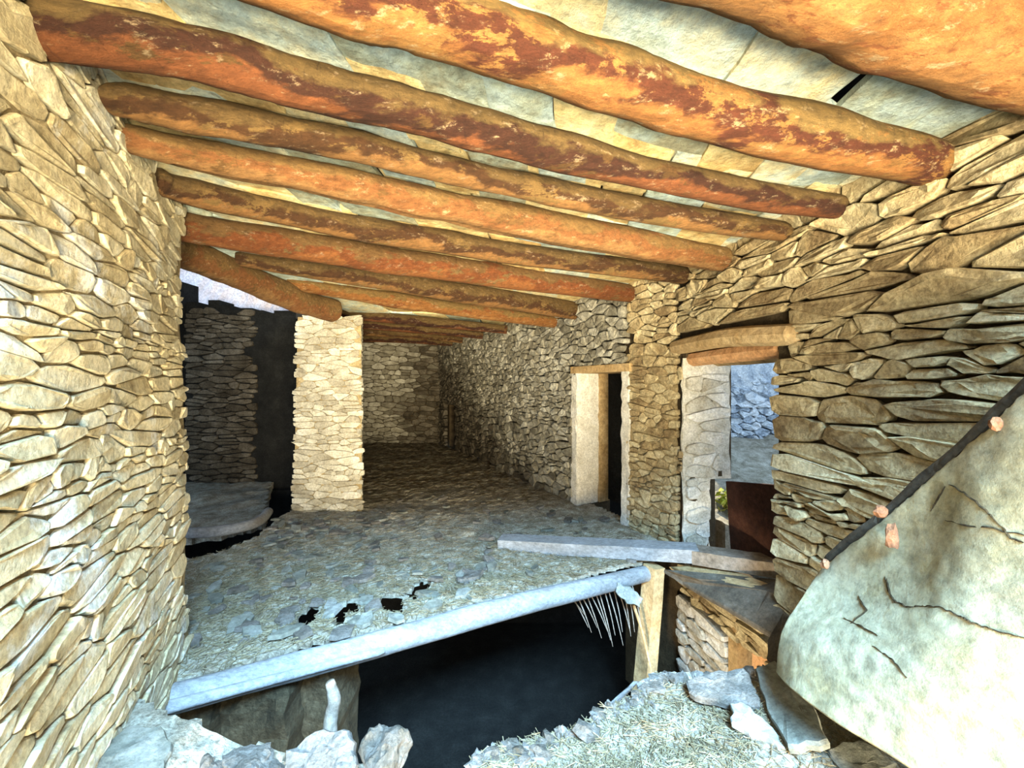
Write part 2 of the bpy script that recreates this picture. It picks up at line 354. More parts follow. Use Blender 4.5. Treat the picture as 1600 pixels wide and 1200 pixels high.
# ------------------------------------------------------------------ RIGHT WALL (near) with the big opening
def YA(px): return 2 / ((px - 800) / F + 1 / 6)
def ptA(Y): return (2 - Y / 6, Y)
PA = Path([ptA(-.9), ptA(3.33)], 1)
kA = math.sqrt(1 + 1 / 36)
def uA(Y): return (Y + .9) * kA
near_j, far_j = uA(2.353), uA(3.27)
Ztop = H + 1.03
mb = MB()
lz0, lz1 = H + .22, H + .34
PA.block(mb, 0, near_j, -2.0, Ztop, -.50, -.03); PA.block(mb, uA(2.72), far_j, -2.0, -.14, -.25, -.03)
PA.block(mb, near_j, far_j, lz1 + .02, Ztop, -.50, -.03)
PA.block(mb, far_j, PA.len, .62, Ztop, -.46, -.03); PA.block(mb, far_j, PA.len, -2.0, .62, -.24, -.03)
PA.block(mb, uA(2.86), far_j, -2.0, -.14, -.46, -.03)
wall_right = struct(mb, 'wall_right', M['joint'], origin=(1.5, 2, 0))
rects = [(near_j, far_j, -.10, lz1 + .02), (uA(2.29), uA(2.74), -2.0, -.05), (uA(2.25), uA(3.45), lz0 + .0, lz1 + .09)]
def hA(u, z):
    return .062 if u > uA(2.9) else .078
cells = pack(uA(.85), PA.len, -.35, Ztop, .070, 3.3, [rects[0], rects[2]], wr=(.25, 2.2), hr=(.35, 2.0))
stone_wall(wall_right, cells, PA.xyz, M['stone'], .0048, .024, 300, rough=.016, tiltr=.3, flat=.8)
cells = pack(uA(1.6), PA.len, -1.5, -.36, .09, 2.2, [(0, 0, 0, 0), (uA(2.29), uA(2.74), -2, -.05)])
stone_wall(wall_right, cells, PA.xyz, M['stone_pale'], .006, .03, 0)
# far reveal of the opening: pale squared stones facing the camera
q, n = PA.at(far_j); edge = PA.xyz(far_j, 0, 0); back = PA.xyz(far_j, 0, -.46); rd = (back - edge); rl = rd.length; rd.normalize()
rn = Vector((rd.y, -rd.x, 0)); rn = rn if rn.y < 0 else -rn
def reveal(u, z, d): p = edge + rd * u + rn * d; return Vector((p.x, p.y, z))
cells = pack(0.02, rl * .95, .62, lz0 + .02, .10, 2.3) + pack(0.02, rl * .55, -.1, .62, .10, 1.9)
stone_wall(wall_right, cells, reveal, M['stone_pale'], .0025, .024, 60, name='quoin_stone', rough=.01)
mb = MB(); rough_panel(mb, reveal, 0.0, rl * .97, .6, lz0, 5, 14, .002, .006); rough_panel(mb, reveal, 0.0, rl * .55, -.1, .6, 4, 8, .002, .006)
mb.build('reveal_mortar', M['stone_pale'], wall_right, fixn=True)

# ------------------------------------------------------------------ PASSAGE WALL with the narrow door
def YB(px): return 3.22 / ((px - 800) / F + .5333)
def ptB(Y): return (3.22 - .5333 * Y, Y)
PB = Path([ptB(3.33), ptB(4.9), ptB(9.6)], 1)
kB = math.sqrt(1 + .5333 ** 2)
def uB(Y): return (Y - 3.33) * kB
d0, d1 = uB(YB(974)), uB(YB(903))
dz = H + .13
mb = MB()
PB.block(mb, 0, d0, -1.6, Ztop, -.5, -.03); PB.block(mb, d0, d1, dz, Ztop, -.5, -.08); PB.block(mb, d1, uB(8.3), -.4, Ztop, -.5, -.08)
PB.block(mb, uB(8.3), uB(8.9), .95, Ztop, -.5, -.03); PB.block(mb, uB(8.9), PB.len, -.4, Ztop, -.5, -.08)
PB.block(mb, uB(8.3), uB(8.9), -.4, .95, -.5, -.35)
wall_passage = struct(mb, 'wall_passage', M['joint'], origin=(.5, 5, 0))
def bump_wall(u, z, d):
    return PB.xyz(u, z, d + .05 * noi((u * .9, z * 1.1, 3)))
pierrect = (0, 0, 0, 0)
cells = pack(0, d0 - .07, -.02, Ztop, .072, 1.8, [], zj=.4)
stone_wall(wall_passage, cells, PB.xyz, M['stone'], .005, .024, 110, rough=.013, tiltr=.3)
mb = MB(); rough_panel(mb, PB.xyz, .02, d0 - .05, -.02, H + .3, 14, 40, .003, .016)
mb.build('mortar_patch', M['mortar'], wall_passage, fixn=True)
cells = pack(d0 - .07, PB.len, -.02, Ztop, .088, 1.55, [(d0 - .07, d1 + .06, -.05, dz + .07), (uB(8.3), uB(8.9), -.05, .95)], zj=.45)
stone_wall(wall_passage, cells, bump_wall, M['stone_grey'], .0075, .034, 190, rough=.016, tiltr=.4, matfn=lambda c: shade_pick((c[0][0] - 2.0) * .45 + .5 * noi((c[0][0] * 1.3, c[0][1] * 1.3, 0)) - .1 - c[0][1] * .75))

# narrow door
eB = PB.xyz(d1, 0, 0); bB = PB.xyz(d1, 0, -.5); rdB = (bB - eB).normalized(); rnB = Vector((rdB.y, -rdB.x, 0)); rnB = rnB if rnB.y < 0 else -rnB
def revB(u, z, d): p = eB + rdB * u + rnB * d; return Vector((p.x, p.y, z))
door1 = bpy.data.objects.new('door_1', None); C.objects.link(door1); door1.location = PB.xyz((d0 + d1) / 2, 0, -.2); door1['kind'] = 'structure'
mb = MB(); rough_panel(mb, revB, -.03, .30, -.02, dz, 6, 24, .02, .012)
rough_panel(mb, PB.xyz, d1 - .0, d1 + .09, -.02, dz - .02, 3, 24, .03, .014)
o = mb.build('plaster_jamb', M['whitewash'], door1, smooth=False, fixn=True); o['label'] = 'whitewashed far jamb'
mb = MB(); rough_panel(mb, PB.xyz, d0 - .10, d0, -.02, dz + .02, 3, 24, .03, .012)
mb.build('plaster_jamb', M['whitewash'], door1, fixn=True)
mb = MB(); rough_panel(mb, revB, .30, .46, -.02, dz, 2, 10, .035, .002, edge_j=0)
o = mb.build('door_frame', M['tanwood'], door1, fixn=True); o['label'] = 'tan wooden frame post'
mb = MB(); PB.block(mb, d0 - .02, d0 + .11, .0, dz, -.48, -.44); PB.block(mb, d0 + .11, d0 + .20, 0, dz, -.48, -.45)
mb.build('door_leaf', M['shade_black'], door1)
mb = MB(); PB.block(mb, d0 + .215, d1, 0, dz, -.48, -.44); mb.build('door_leaf', M['shade_black'], door1)
# wooden lintel
mb = MB(); PB.block(mb, d0 - .13, d1 + .08, dz - .005, dz + .075, -.42, .05, .35)
lint = mb.build('lintel', M['tanwood'], door1)

# big opening parts
door2 = bpy.data.objects.new('door_2', None); C.objects.link(door2); door2.location = PA.xyz((near_j + far_j) / 2, 0, -.2); door2['kind'] = 'structure'
def log_mesh(pts, rad, seg=14, per=10, amp=.12, flat=0.0, seed=0, endround=True, tintf=None):
    """irregular log along control points"""
    pts = [Vector(p) for p in pts]; fine = []; rr = []
    n = len(pts)
    def cat(a, b, c, d, t): return .5 * ((2*b) + (c-a)*t + (2*a-5*b+4*c-d)*t*t + (-a+3*b-3*c+d)*t**3)
    for i in range(n - 1):
        a = pts[max(0, i-1)]; b = pts[i]; c = pts[i+1]; d = pts[min(n-1, i+2)]
        for k in range(per):
            t = k / per; fine.append(cat(a, b, c, d, t)); rr.append(rad[i] + (rad[i+1] - rad[i]) * t)
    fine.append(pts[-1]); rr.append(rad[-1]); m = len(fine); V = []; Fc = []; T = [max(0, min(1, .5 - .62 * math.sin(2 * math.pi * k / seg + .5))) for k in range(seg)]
    for i, p in enumerate(fine):
        tg = (fine[min(m-1, i+1)] - fine[max(0, i-1)]).normalized(); up = Vector((0, 0, 1))
        if abs(tg.z) > .8: up = Vector((0, 1, 0))
        sx = tg.cross(up).normalized(); sy = sx.cross(tg).normalized(); r = rr[i]
        if endround and i in (0, m - 1): r *= .78
        for k in range(seg):
            a = 2 * math.pi * k / seg
            rk = r * (1 + amp * noi((i * .16, math.cos(a) * .8 + seed, math.sin(a) * .8 + seed * 2)) * 2 + amp * .5 * noi((i * .6, math.cos(a) * 2.2 + seed, math.sin(a) * 2.2)))
            V.append(p + sx * math.cos(a) * rk + sy * math.sin(a) * rk)
    for i in range(m - 1):
        for k in range(seg):
            k2 = (k + 1) % seg; Fc.append((i*seg+k, i*seg+k2, (i+1)*seg+k2, (i+1)*seg+k))
    Fc.append(tuple(range(seg))[::-1]); Fc.append(tuple((m-1)*seg + k for k in range(seg)))
    mb = MB(); mb.add(V, Fc, .5 if tintf is None else tintf)
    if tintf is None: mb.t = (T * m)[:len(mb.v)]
    return mb
# two squared timbers over the opening
mb = MB(); q = [PA.xyz(uA(2.19), lz0 + .03, .06), PA.xyz(uA(2.8), lz0 + .075, .06), PA.xyz(uA(3.42), lz0 + .065, .05)]
mb = log_mesh([v + Vector((.05, 0, .035)) for v in q], [.062, .07, .058], seg=8, amp=.06, seed=3, tintf=.7)
o = mb.build('lintel', M['tanwood'], door2, fixn=True)
mb = log_mesh([PA.xyz(near_j + .02, lz0 + .0, -.09), PA.xyz((near_j + far_j) / 2, lz0 - .0, -.09), PA.xyz(far_j + .02, lz0 - .01, -.09)], [.06, .062, .06], seg=8, amp=.05, seed=5, tintf=.4)
mb.build('lintel', M['orangewood'], door2, fixn=True)
mb = log_mesh([PA.xyz(near_j - .02, lz0 + .03, -.30), PA.xyz(far_j + .02, lz0 + .03, -.30)], [.10, .10], seg=8, amp=.05, seed=6, tintf=.3)
mb.build('lintel', M['tanwood'], door2, fixn=True)

# ------------------------------------------------------------------ LEFT WALL
PL = Path([(-.65 + .55 * .9, -.9), (-.65 - .55 * 2.11, 2.11)], -1)
kL = math.sqrt(1 + .55 ** 2)
def uL(Y): return (Y + .9) * kL
mb = MB(); PL.block(mb, 0, PL.len - .03, -2.0, Ztop, -.5, -.05)
wall_left = struct(mb, 'wall_left', M['mortar'], origin=(-1.3, 1, 0))
def left_map(u, z, d):
    e = max(0, .9 - z) * .03
    return PL.xyz(u + e * 0, z, d + e + .03 * noi((u * 1.4, z * 1.8, 8)) + .008 * noi((u * 5, z * 6, 8)))
lip = MB()
def dl(i, j): return
# lumpy mortar skin over the block
g = MB(); nu, nz = 60, 90
rough_panel(g, lambda u, z, d: left_map(u, z, d), uL(.1), PL.len, -.35, Ztop, nu, nz, -.001, .005, .6, .006)
o = g.build('mortar_skin', M['mortar'], wall_left, fixn=True)
cells = pack(uL(.35), PL.len + .01, -.4, Ztop, .044, 3.6, [], ujit=.012, zj=.30, wr=(.3, 2.2), hr=(.45, 1.9))
stone_wall(wall_left, cells, left_map, M['stone_left'], .0036, .0130, 300, rough=.0065, tiltr=.16, base=-.014, flat=1.05)
# end face of the wall at the corner (towards the passage)
ce = PL.xyz(PL.len, 0, 0); cb = PL.xyz(PL.len, 0, -.5)

# ------------------------------------------------------------------ PILLAR
pil = MB()
px0, px1, py0, py1 = -2.40, -1.66, 4.22, 4.85
pil.hexa([Vector(v) for v in ((px0-.02, py0+.03, -.1), (px1+.0, py0+.03, -.1), (px1*py1/py0-.02, py1, -.1), (px0-.02, py1, -.1), (px0+.03, py0+.03, H+.74), (px1-.01, py0+.03, H+.74), (px1*py1/py0-.03, py1, H+.74), (px0+.03, py1, H+.74))])
pillar = pil.build('stone_pillar', M['mortar'])
tag(pillar, 'free-standing square pillar of pale coursed stones between dark side room and passage', 'pillar')
def pf(u, z, d):
    k = (1 - z / 2.2) * .03
    return Vector((px0 + .0 + u - k + (2 * k) * (u / (px1 - px0)), py0 + .02 - d, z))
cells = pack(0, px1 - px0, 0.0, H + .76, .058, 2.6, ujit=.015, zj=.35)
stone_wall(pillar, cells, pf, M['stone_pillar'], .002, .009, 150, rough=.009, base=-.012)
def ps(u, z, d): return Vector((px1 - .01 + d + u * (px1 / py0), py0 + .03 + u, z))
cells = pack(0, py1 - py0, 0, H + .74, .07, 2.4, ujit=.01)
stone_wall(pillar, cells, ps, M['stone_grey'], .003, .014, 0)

# ------------------------------------------------------------------ FAR WALL, SIDE ROOM
mb = MB(); mb.box((-2.2, 9.5, 1.0), (6.4, .3, 3.4)); wall_back = struct(mb, 'wall_back', M['joint'], origin=(-1.4, 9.5, 0))
cells = pack(-4.3, -1.4, -.1, Ztop, .10, 2.2)
stone_wall(wall_back, cells, lambda u, z, d: Vector((u, 9.32 - d + .04 * noi((u, z, 1)), z)), M['stone_grey'], .005, .03, 150, matfn=lambda c: shade_pick(.8 * (c[0][0] + .5 * noi((c[0][0] * 1.4, c[0][1] * 1.4, 3)) + 3.0 - .25 * c[0][1])))
for o in list(wall_back.children): pass
mb = MB()
def ztop_side(x): return H + 1.18 + .16 * noi((x * 4.0, 3, 1)) - .12 * (x + 4.6)
for k in range(13):
    x0 = -4.75 + k * .16
    mb.box((x0 + .08, 5.75, (ztop_side(x0) - 1) / 2), (.161, .3, ztop_side(x0) + 1))
wall_side = struct(mb, 'wall_side_room', M['shade_black'], origin=(-3.6, 5.7, 0))
cells = [c for c in pack(-4.75, -3.7, -.1, H + 1.4, .075, 3.0) if max(p[1] for p in c) < ztop_side(sum(p[0] for p in c) / len(c)) + .03]
stone_wall(wall_side, cells, lambda u, z, d: Vector((u, 5.59 - d, z)), M['stone_dark'], .006, .03, 120)
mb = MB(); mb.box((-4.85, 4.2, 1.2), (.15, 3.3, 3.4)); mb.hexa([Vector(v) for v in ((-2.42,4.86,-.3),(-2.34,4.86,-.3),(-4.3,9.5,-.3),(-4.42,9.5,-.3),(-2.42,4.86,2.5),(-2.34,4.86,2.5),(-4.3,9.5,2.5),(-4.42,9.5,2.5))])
struct(mb, 'wall_partition', M['shade_black'])
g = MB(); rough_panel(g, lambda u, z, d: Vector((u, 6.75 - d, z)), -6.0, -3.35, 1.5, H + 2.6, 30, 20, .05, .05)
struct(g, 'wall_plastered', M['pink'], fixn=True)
mb = MB(); mb.box((-3.6, 4.3, H + 1.85), (2.6, 2.4, .12)); mb.box((-4.0, 4.4, H + 1.8), (.5, .1, .1)); struct(mb, 'roof_side_room', M['shade_black'])

# ------------------------------------------------------------------ CEILING BEAMS
ZC = .90
# (points (px, py, half thickness px), z rel at left, z rel at right, bark, label)
BE = [
 ([(900, -190, 95), (1250, -65, 88), (1400, 2, 80), (1600, 83, 68), (1760, 130, 60)], .92, .92, 0, 'thick orange log beam crossing the top right corner, closest to the viewer'),
 ([(60, -180, 60), (500, -14, 46), (650, 26, 46), (800, 74, 49), (950, 121, 44), (1100, 171, 40), (1300, 220, 39), (1478, 263, 31)], .90, .90, 1, 'thick orange and maroon ceiling beam ending on the right wall at upper right'),
 ([(-40, 12, 50), (60, 38, 48), (300, 82, 37), (500, 140, 36), (650, 175, 33), (800, 216, 30), (1000, 268, 25), (1200, 309, 21), (1328, 326, 17)], .90, .90, 2, 'dark brown bark beam, second full beam from the viewer, reaching the top left corner'),
 ([(168, 155, 20), (220, 163, 26), (300, 180, 27), (500, 217, 24), (650, 253, 21), (800, 287, 20), (1000, 328, 19), (1228, 363, 15)], .90, .90, 3, 'mottled brown beam just behind the dark bark beam'),
 ([(185, 214, 20), (300, 241, 24), (500, 281, 24), (650, 313, 25), (800, 344, 25), (1000, 383, 22), (1150, 408, 19)], .90, .90, 4, 'salmon tan beam with a long drying crack along its side'),
 ([(240, 280, 20), (300, 301, 21), (500, 345, 19), (650, 371, 19), (800, 395, 17), (1050, 428, 14)], .91, .91, 3, 'slim yellowish brown beam behind the cracked salmon beam'),
 ([(270, 345, 20), (300, 356, 23), (500, 388, 22), (650, 412, 21), (800, 434, 18), (1000, 461, 15)], .91, .90, 5, 'reddish beam whose left end sits on top of the left wall end'),
 ([(368, 403, 11), (500, 424, 14), (650, 446, 16), (800, 470, 15), (918, 489, 14)], .95, .87, 3, 'pale patchy beam whose sawn left end rests on the diagonal log'),
 ([(448, 442, 9), (600, 467, 12), (750, 487, 11), (880, 505, 9)], .96, .80, 0, 'thin orange beam under the dark gap, last before the passage'),
 ([(520, 489, 8), (640, 500, 8), (780, 514, 7)], .98, .80, 2, 'first shadowed brown beam over the passage behind the pillar'),
 ([(520, 503, 7), (640, 513, 7), (745, 523, 6)], .98, .83, 2, 'second shadowed brown beam over the passage'),
 ([(520, 516, 6), (640, 523, 6), (715, 531, 5)], .98, .86, 3, 'third shadowed beam over the passage'),
 ([(520, 527, 5), (640, 531, 5), (700, 537, 4)], .98, .88, 2, 'farthest shadowed beam close to the end wall of the passage'),
]
centre = []
for bi, (pp, zl, zr, bk, lab) in enumerate(BE):
    pts = []; rad = []
    for i, (px, py, hp) in enumerate(pp):
        t = (px - pp[0][0]) / (pp[-1][0] - pp[0][0]); z = zl + (zr - zl) * t
        Y = z * F / (600 - py); p = P(px, py, Y); pts.append(p); rad.append(hp * Y / F * .98)
    # run the last stretch on into the wall
    d = (pts[-1] - pts[-2]).normalized(); 
    mb = log_mesh(pts + [pts[-1] + d * .06], rad + [rad[-1] * .95], seg=18, per=12 if bi < 9 else 5, amp=.085, seed=bi * 3.1)
    # a drying crack on some beams
    if bi in (4, 2, 5):
        seg = 18; m = len(mb.v) // seg
        col = {4: 13, 2: 3, 5: 12}[bi]
        for i in range(int(m * .12), int(m * .8)):
            c = col + int(round(.8 * noi((i * .05, bi, 0)))); 
            idx = i * seg + c % seg; v = Vector(mb.v[idx]); ctr = sum((Vector(mb.v[i*seg+k]) for k in range(seg)), Vector()) / seg
            mb.v[idx] = tuple(v + (ctr - v) * .22)
    o = mb.build('ceiling_beam', BARK[bk], None, smooth=True, fixn=True)
    tag(o, lab, 'beam', 'log beams carrying the ceiling'); centre.append((pts, rad))
# the diagonal log from the left wall to the pillar
pl = [P(262, 384, 2.55), P(330, 412, 2.85), P(400, 441, 3.3), P(460, 467, 3.75), P(524, 487, 4.25)]
o = log_mesh(pl, [.105, .108, .12, .125, .125], seg=18, amp=.09, seed=9.3).build('support_log', BARK[4], None, smooth=True, fixn=True)
tag(o, 'round diagonal log running from the left wall end to the pillar top', 'log')

# ------------------------------------------------------------------ CEILING SLABS
mb = MB(); cp_ = [(-1.5, .25), (2.4, .25), (2.0, 3.3), (1.35, 4.7), (-1.35, 9.65), (-4.5, 9.65), (-2.75, 5.5), (-2.75, 2.6)]; nc = len(cp_)
mb.add([Vector((x, y, H + 1.12)) for x, y in cp_] + [Vector((x, y, H + 1.22)) for x, y in cp_], [tuple(range(nc))[::-1], tuple(range(nc, 2 * nc))] + [(i, (i + 1) % nc, nc + (i + 1) % nc, nc + i) for i in range(nc)])
ceiling = struct(mb, 'ceiling', M['joint'], origin=(0, 4, H + 1.1))
def interp(poly, X):
    for a, b in zip(poly, poly[1:]):
        if a[0] <= X <= b[0]: t = (X - a[0]) / (b[0] - a[0]); return a[1] + (b[1] - a[1]) * t
    a, b = (poly[0], poly[1]) if X < poly[0][0] else (poly[-2], poly[-1])
    return a[1] + (b[1] - a[1]) * (X - a[0]) / (b[0] - a[0])
lines = [[(p.x, p.y) for p in c[0]] for c in centre]
lines.insert(0, [(x, y - .42) for x, y in lines[0]])
def edge_pts(a, b, n, j):
    d = (b - a); nn_ = Vector((-d.y, d.x)); nn_ = nn_.normalized() if nn_.length else nn_
    return [a + d * (k / n) + (nn_ * R.uniform(-j, j) if 0 < k else Vector((0, 0))) for k in range(n)]
def slab(parent, corners, z, th, tint, m, name='roof_slab', tilt=(0, 0), jit=.012, n=4):
    pts = []
    for i in range(len(corners)): pts += edge_pts(Vector(corners[i]), Vector(corners[(i + 1) % len(corners)]), n, jit)
    c = sum(pts, Vector((0, 0))) / len(pts); k = len(pts); V = []
    for ring, (sc, dzz) in enumerate(((1, th), (1, .004), (.93, 0), (.5, -.004))):
        for p in pts:
            q = c + (p - c) * sc; zz = z + dzz + (q.x - c.x) * tilt[0] + (q.y - c.y) * tilt[1] + (.010 * noi((q.x * 7, q.y * 7, 1)) if ring > 0 else 0)
            V.append(Vector((q.x, q.y, zz)))
    Fc = [tuple(range(k))]
    for r_ in range(3):
        for i in range(k): j = (i + 1) % k; Fc.append((r_*k+j, r_*k+i, (r_+1)*k+i, (r_+1)*k+j))
    Fc.append(tuple(3*k + i for i in range(k))[::-1])
    mb = MB(); mb.add(V, Fc, tint); return mb.build(name, m, parent, fixn=True)
for gi in range(len(lines) - 1):
    A, B = lines[gi], lines[gi + 1]
    x = -1.75 if gi < 9 else -2.6
    if gi >= 7: x = -2.25
    xmax = max(A[-1][0], B[-1][0]) + .16
    while x < xmax:
        wd = (R.uniform(.30, .62) if gi <= 1 else R.uniform(.16, .42) if gi < 6 else R.uniform(.3, .6))
        sl = R.uniform(-.02, .10)
        c = [(x, interp(A, x) - .03), (x + wd, interp(A, x + wd) - .03), (x + wd + sl, interp(B, x + wd + sl) + .03), (x + sl * .7, interp(B, x + sl * .7) + .03)]
        off = R.choice((0, .008, .02))
        tl = (R.uniform(-.02, .02), R.uniform(-.02, .02))
        slab(ceiling, c, H + .985 + off, .03, R.random(), M['slab'], tilt=tl, jit=.010)
        x += wd + R.uniform(.004, .018)

# ------------------------------------------------------------------ FLOORS
def inside(poly, x, y):
    r = False; n = len(poly); j = n - 1
    for i in range(n):
        xi, yi = poly[i]; xj, yj = poly[j]
        if (yi > y) != (yj > y) and x < (xj - xi) * (y - yi) / (yj - yi) + xi: r = not r
        j = i
    return r
def ground(name, poly, holes, cell, zf, th, m, struct_=True, parent=None):
    x0 = min(p[0] for p in poly); x1 = max(p[0] for p in poly); y0 = min(p[1] for p in poly); y1 = max(p[1] for p in poly)
    nx = int((x1 - x0) / cell) + 1; ny = int((y1 - y0) / cell) + 1; keep = set()
    for i in range(nx):
        for j in range(ny):
            cx, cy = x0 + (i + .5) * cell, y0 + (j + .5) * cell
            if inside(poly, cx, cy) and not any(inside(h, cx, cy) for h in holes): keep.add((i, j))
    idx = {}; V = []; Fc = []; T = []
    def vid(i, j, k):
        if (i, j, k) not in idx:
            x = x0 + i * cell + cell * .35 * noi((i * 1.7, j * 1.7, 3)); y = y0 + j * cell + cell * .35 * noi((i * 1.7, j * 1.7, 7))
            z = zf(x, y) - (th if k else 0); idx[(i, j, k)] = len(V); V.append(Vector((x, y, z)))
        return idx[(i, j, k)]
    for i, j in keep:
        Fc.append((vid(i, j, 0), vid(i+1, j, 0), vid(i+1, j+1, 0), vid(i, j+1, 0)))
        Fc.append((vid(i, j, 1), vid(i, j+1, 1), vid(i+1, j+1, 1), vid(i+1, j, 1)))
        for (a, b, di, dj) in (((i, j), (i+1, j), 0, -1), ((i+1, j), (i+1, j+1), 1, 0), ((i+1, j+1), (i, j+1), 0, 1), ((i, j+1), (i, j), -1, 0)):
            if (i + di, j + dj) not in keep: Fc.append((vid(*a, 0), vid(*a, 1), vid(*b, 1), vid(*b, 0)))
    mb = MB(); mb.add(V, Fc, .5)
    if name == 'floor': mb.t = [.5 - .62 * max(0, min(1, (v.y + .5 * noi((v.x * 1.5, v.y * 1.5, 0)) - 4.1) / 1.6)) for v in V]  # shade of the far passage painted in as tint darkening with depth
    return mb.build(name, m, parent)
E0 = (-1.66, 1.77); E1 = (1.14, 3.12)
def fl(px, py, z=0.0):
    Y = (H - z) * F / (py - 600); return ((px - 800) / F * Y, Y)
poly_main = [(-1.70, 1.80), (1.10, 3.10), (1.30, 3.22), (1.50, 3.02), (1.62, 3.4), (1.3, 3.9), (.9, 4.7), (-1.9, 9.5), (-4.3, 9.5), (-2.4, 4.9), (-2.45, 4.25), fl(446, 806), fl(405, 838), fl(335, 866), fl(272, 874), (-2.7, 2.6), (-1.78, 2.10)]
holes = [[fl(458, 982), fl(462, 960), fl(490, 940), fl(506, 946), fl(494, 966), fl(482, 984)], [fl(520, 980), fl(520, 940), fl(562, 932), fl(562, 952), fl(542, 956), fl(540, 980)], [fl(588, 950), fl(596, 926), fl(634, 928), fl(632, 956), fl(608, 962)],
         [fl(630, 926), fl(660, 902), fl(678, 908), fl(648, 934)]]
def zmain(x, y):
    e = (y - 1.78) - (x + 1.66) * .482      # distance ahead of the broken edge
    return .018 * noi((x * 3, y * 3, 0)) + .012 * noi((x * 11, y * 11, 2)) + .014 * noi((x * 26, y * 26, 2)) + .012 * abs(noi((x * 8, y * 14, 5))) + .03 * max(0, 1 - abs(y - 4.0) / 1.2) * max(0, min(1, (-x - .6))) - .01 + (.015 if e < .25 else 0)
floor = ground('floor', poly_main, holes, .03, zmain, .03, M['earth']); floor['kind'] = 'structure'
# dusty log carrying the broken edge
E0v = Vector((-1.74, 1.72, -.045)); E1v = Vector((1.16, 3.07, -.075))
mbx = log_mesh([E0v, E0v.lerp(E1v, .3) + Vector((0, 0, -.0)), E0v.lerp(E1v, .62) + Vector((0, .01, .01)), E1v], [.062, .066, .070, .055], seg=16, per=20, amp=.05, seed=12, tintf=.6)
o = mbx.build('edge_log', M['dustlog'], None, smooth=True, fixn=True); tag(o, 'long pale dust-covered log along the broken floor edge above the hole', 'log')
mbx = log_mesh([E0v + Vector((.0, -.075, .012)), E0v.lerp(E1v, .35) + Vector((0.02, -.062, -.0))], [.03, .02], seg=10, per=20, amp=.08, seed=15, tintf=.7)
o = mbx.build('edge_pole', M['dustlog'], None, smooth=True, fixn=True); tag(o, 'thin dusty pole lying against the left half of the broken floor edge', 'pole')
# side room floor and the pit
ps_ = [(-4.8, 3.55), fl(282, 833), fl(345, 829), fl(412, 812), fl(420, 762), (-3.5, 5.6), (-4.8, 5.6)]
sf = ground('floor_side_room', ps_, [], .05, lambda x, y: .05 * noi((x * 2.4, y * 2.4, 4)) + .015 * noi((x * 9, y * 9, 4)) + .0, .1, M['earth']); sf['kind'] = 'structure'
o = log_mesh([Vector((*fl(262, 838), .03)), Vector((*fl(330, 836), .03)), Vector((*fl(398, 824), .04)), Vector((*fl(420, 806), .05))], [.05, .05, .05, .05], seg=12, amp=.06, seed=22).build('kerb_log', M['dustlog'], None, smooth=True, fixn=True)
tag(o, 'grey log bordering the dark pit in the side room', 'log')
# lower storey
mb = MB(); mb.box((-.5, 3.2, -2.05), (7.5, 9, .1)); struct(mb, 'floor_lower', M['shade_black'])
mb = MB(); mb.box((-.9, 5.6, -1.1), (7, .2, 2)); mb.box((-4.2, 2.5, -1.1), (.2, 6.2, 2)); struct(mb, 'wall_lower', M['shade_black'])

# foreground debris floor
ZN = .10
fg = [fl(700, 1330, ZN), fl(735, 1205, ZN), fl(762, 1172, ZN), fl(815, 1158, ZN), fl(850, 1140, ZN), fl(905, 1132, ZN), fl(950, 1108, ZN), fl(1000, 1085, ZN), fl(1030, 1052, ZN), fl(1105, 1046, ZN), fl(1190, 1040, ZN), fl(1230, 1035, ZN), (1.75, 1.9), (1.9, .2), (-.2, .2), fl(690, 1500, ZN)]
def znear(x, y): return ZN + .035 * noi((x * 3.1, y * 3.1, 1)) + .016 * noi((x * 10, y * 10, 1)) + .010 * noi((x * 28, y * 28, 4))
near = ground('floor_near', fg, [[fl(1128, 1105, ZN), fl(1140, 1090, ZN), fl(1150, 1105, ZN), fl(1142, 1128, ZN), fl(1130, 1122, ZN)]], .022, znear, .10, M['earth']); near['kind'] = 'structure'
fl2 = [(-1.55, .2), (-1.55, .9), fl(150, 1150, ZN), fl(190, 1135, ZN), fl(262, 1175, ZN), fl(340, 1185, ZN), fl(420, 1180, ZN), fl(640, 1195, ZN), fl(650, 1300, ZN), (-.3, .2)]
def zcorner(x, y): return .085 + .14 * max(0, min(1, (-x - .80) / .3)) + .02 * noi((x * 4, y * 4, 6)) + .012 * noi((x * 20, y * 20, 1))
nl = ground('floor_corner', fl2, [], .025, zcorner, .16, M['earth']); nl['kind'] = 'structure'

# ------------------------------------------------------------------ loose slabs and rocks
def slab3(name, corners, th, m, label, cat, n=4, jit=.008, group=None, tint=None, rough=.006):
    """flat irregular slab from 3-D corners (planar-ish), with thickness th along its normal"""
    cs = [Vector(c) for c in corners]; c0 = sum(cs, Vector()) / len(cs)
    nrm = (cs[1] - cs[0]).cross(cs[2] - cs[0]).normalized()
    if nrm.z < 0: nrm = -nrm
    pts = []
    for i in range(len(cs)):
        a, b = cs[i], cs[(i + 1) % len(cs)]; d = b - a; sd = d.cross(nrm).normalized()
        for k in range(n): pts.append(a + d * (k / n) + sd * R.uniform(-jit, jit))
    k = len(pts); V = []
    for sc, dd in ((.97, -th), (1, -th * .25), (.95, 0), (.5, 0)):
        for p in pts:
            q = c0 + (p - c0) * sc + nrm * (dd + rough * noi(p * 16))
            V.append(q)
    Fc = [tuple(range(k))]
    for r_ in range(3):
        for i in range(k): j = (i + 1) % k; Fc.append((r_*k+i, r_*k+j, (r_+1)*k+j, (r_+1)*k+i))
    Fc.append(tuple(3*k + i for i in range(k)))
    mb = MB(); mb.add(V, Fc, R.random() if tint is None else tint); o = mb.build(name, m, None, fixn=True)
    if label: tag(o, label, cat, group)
    return o
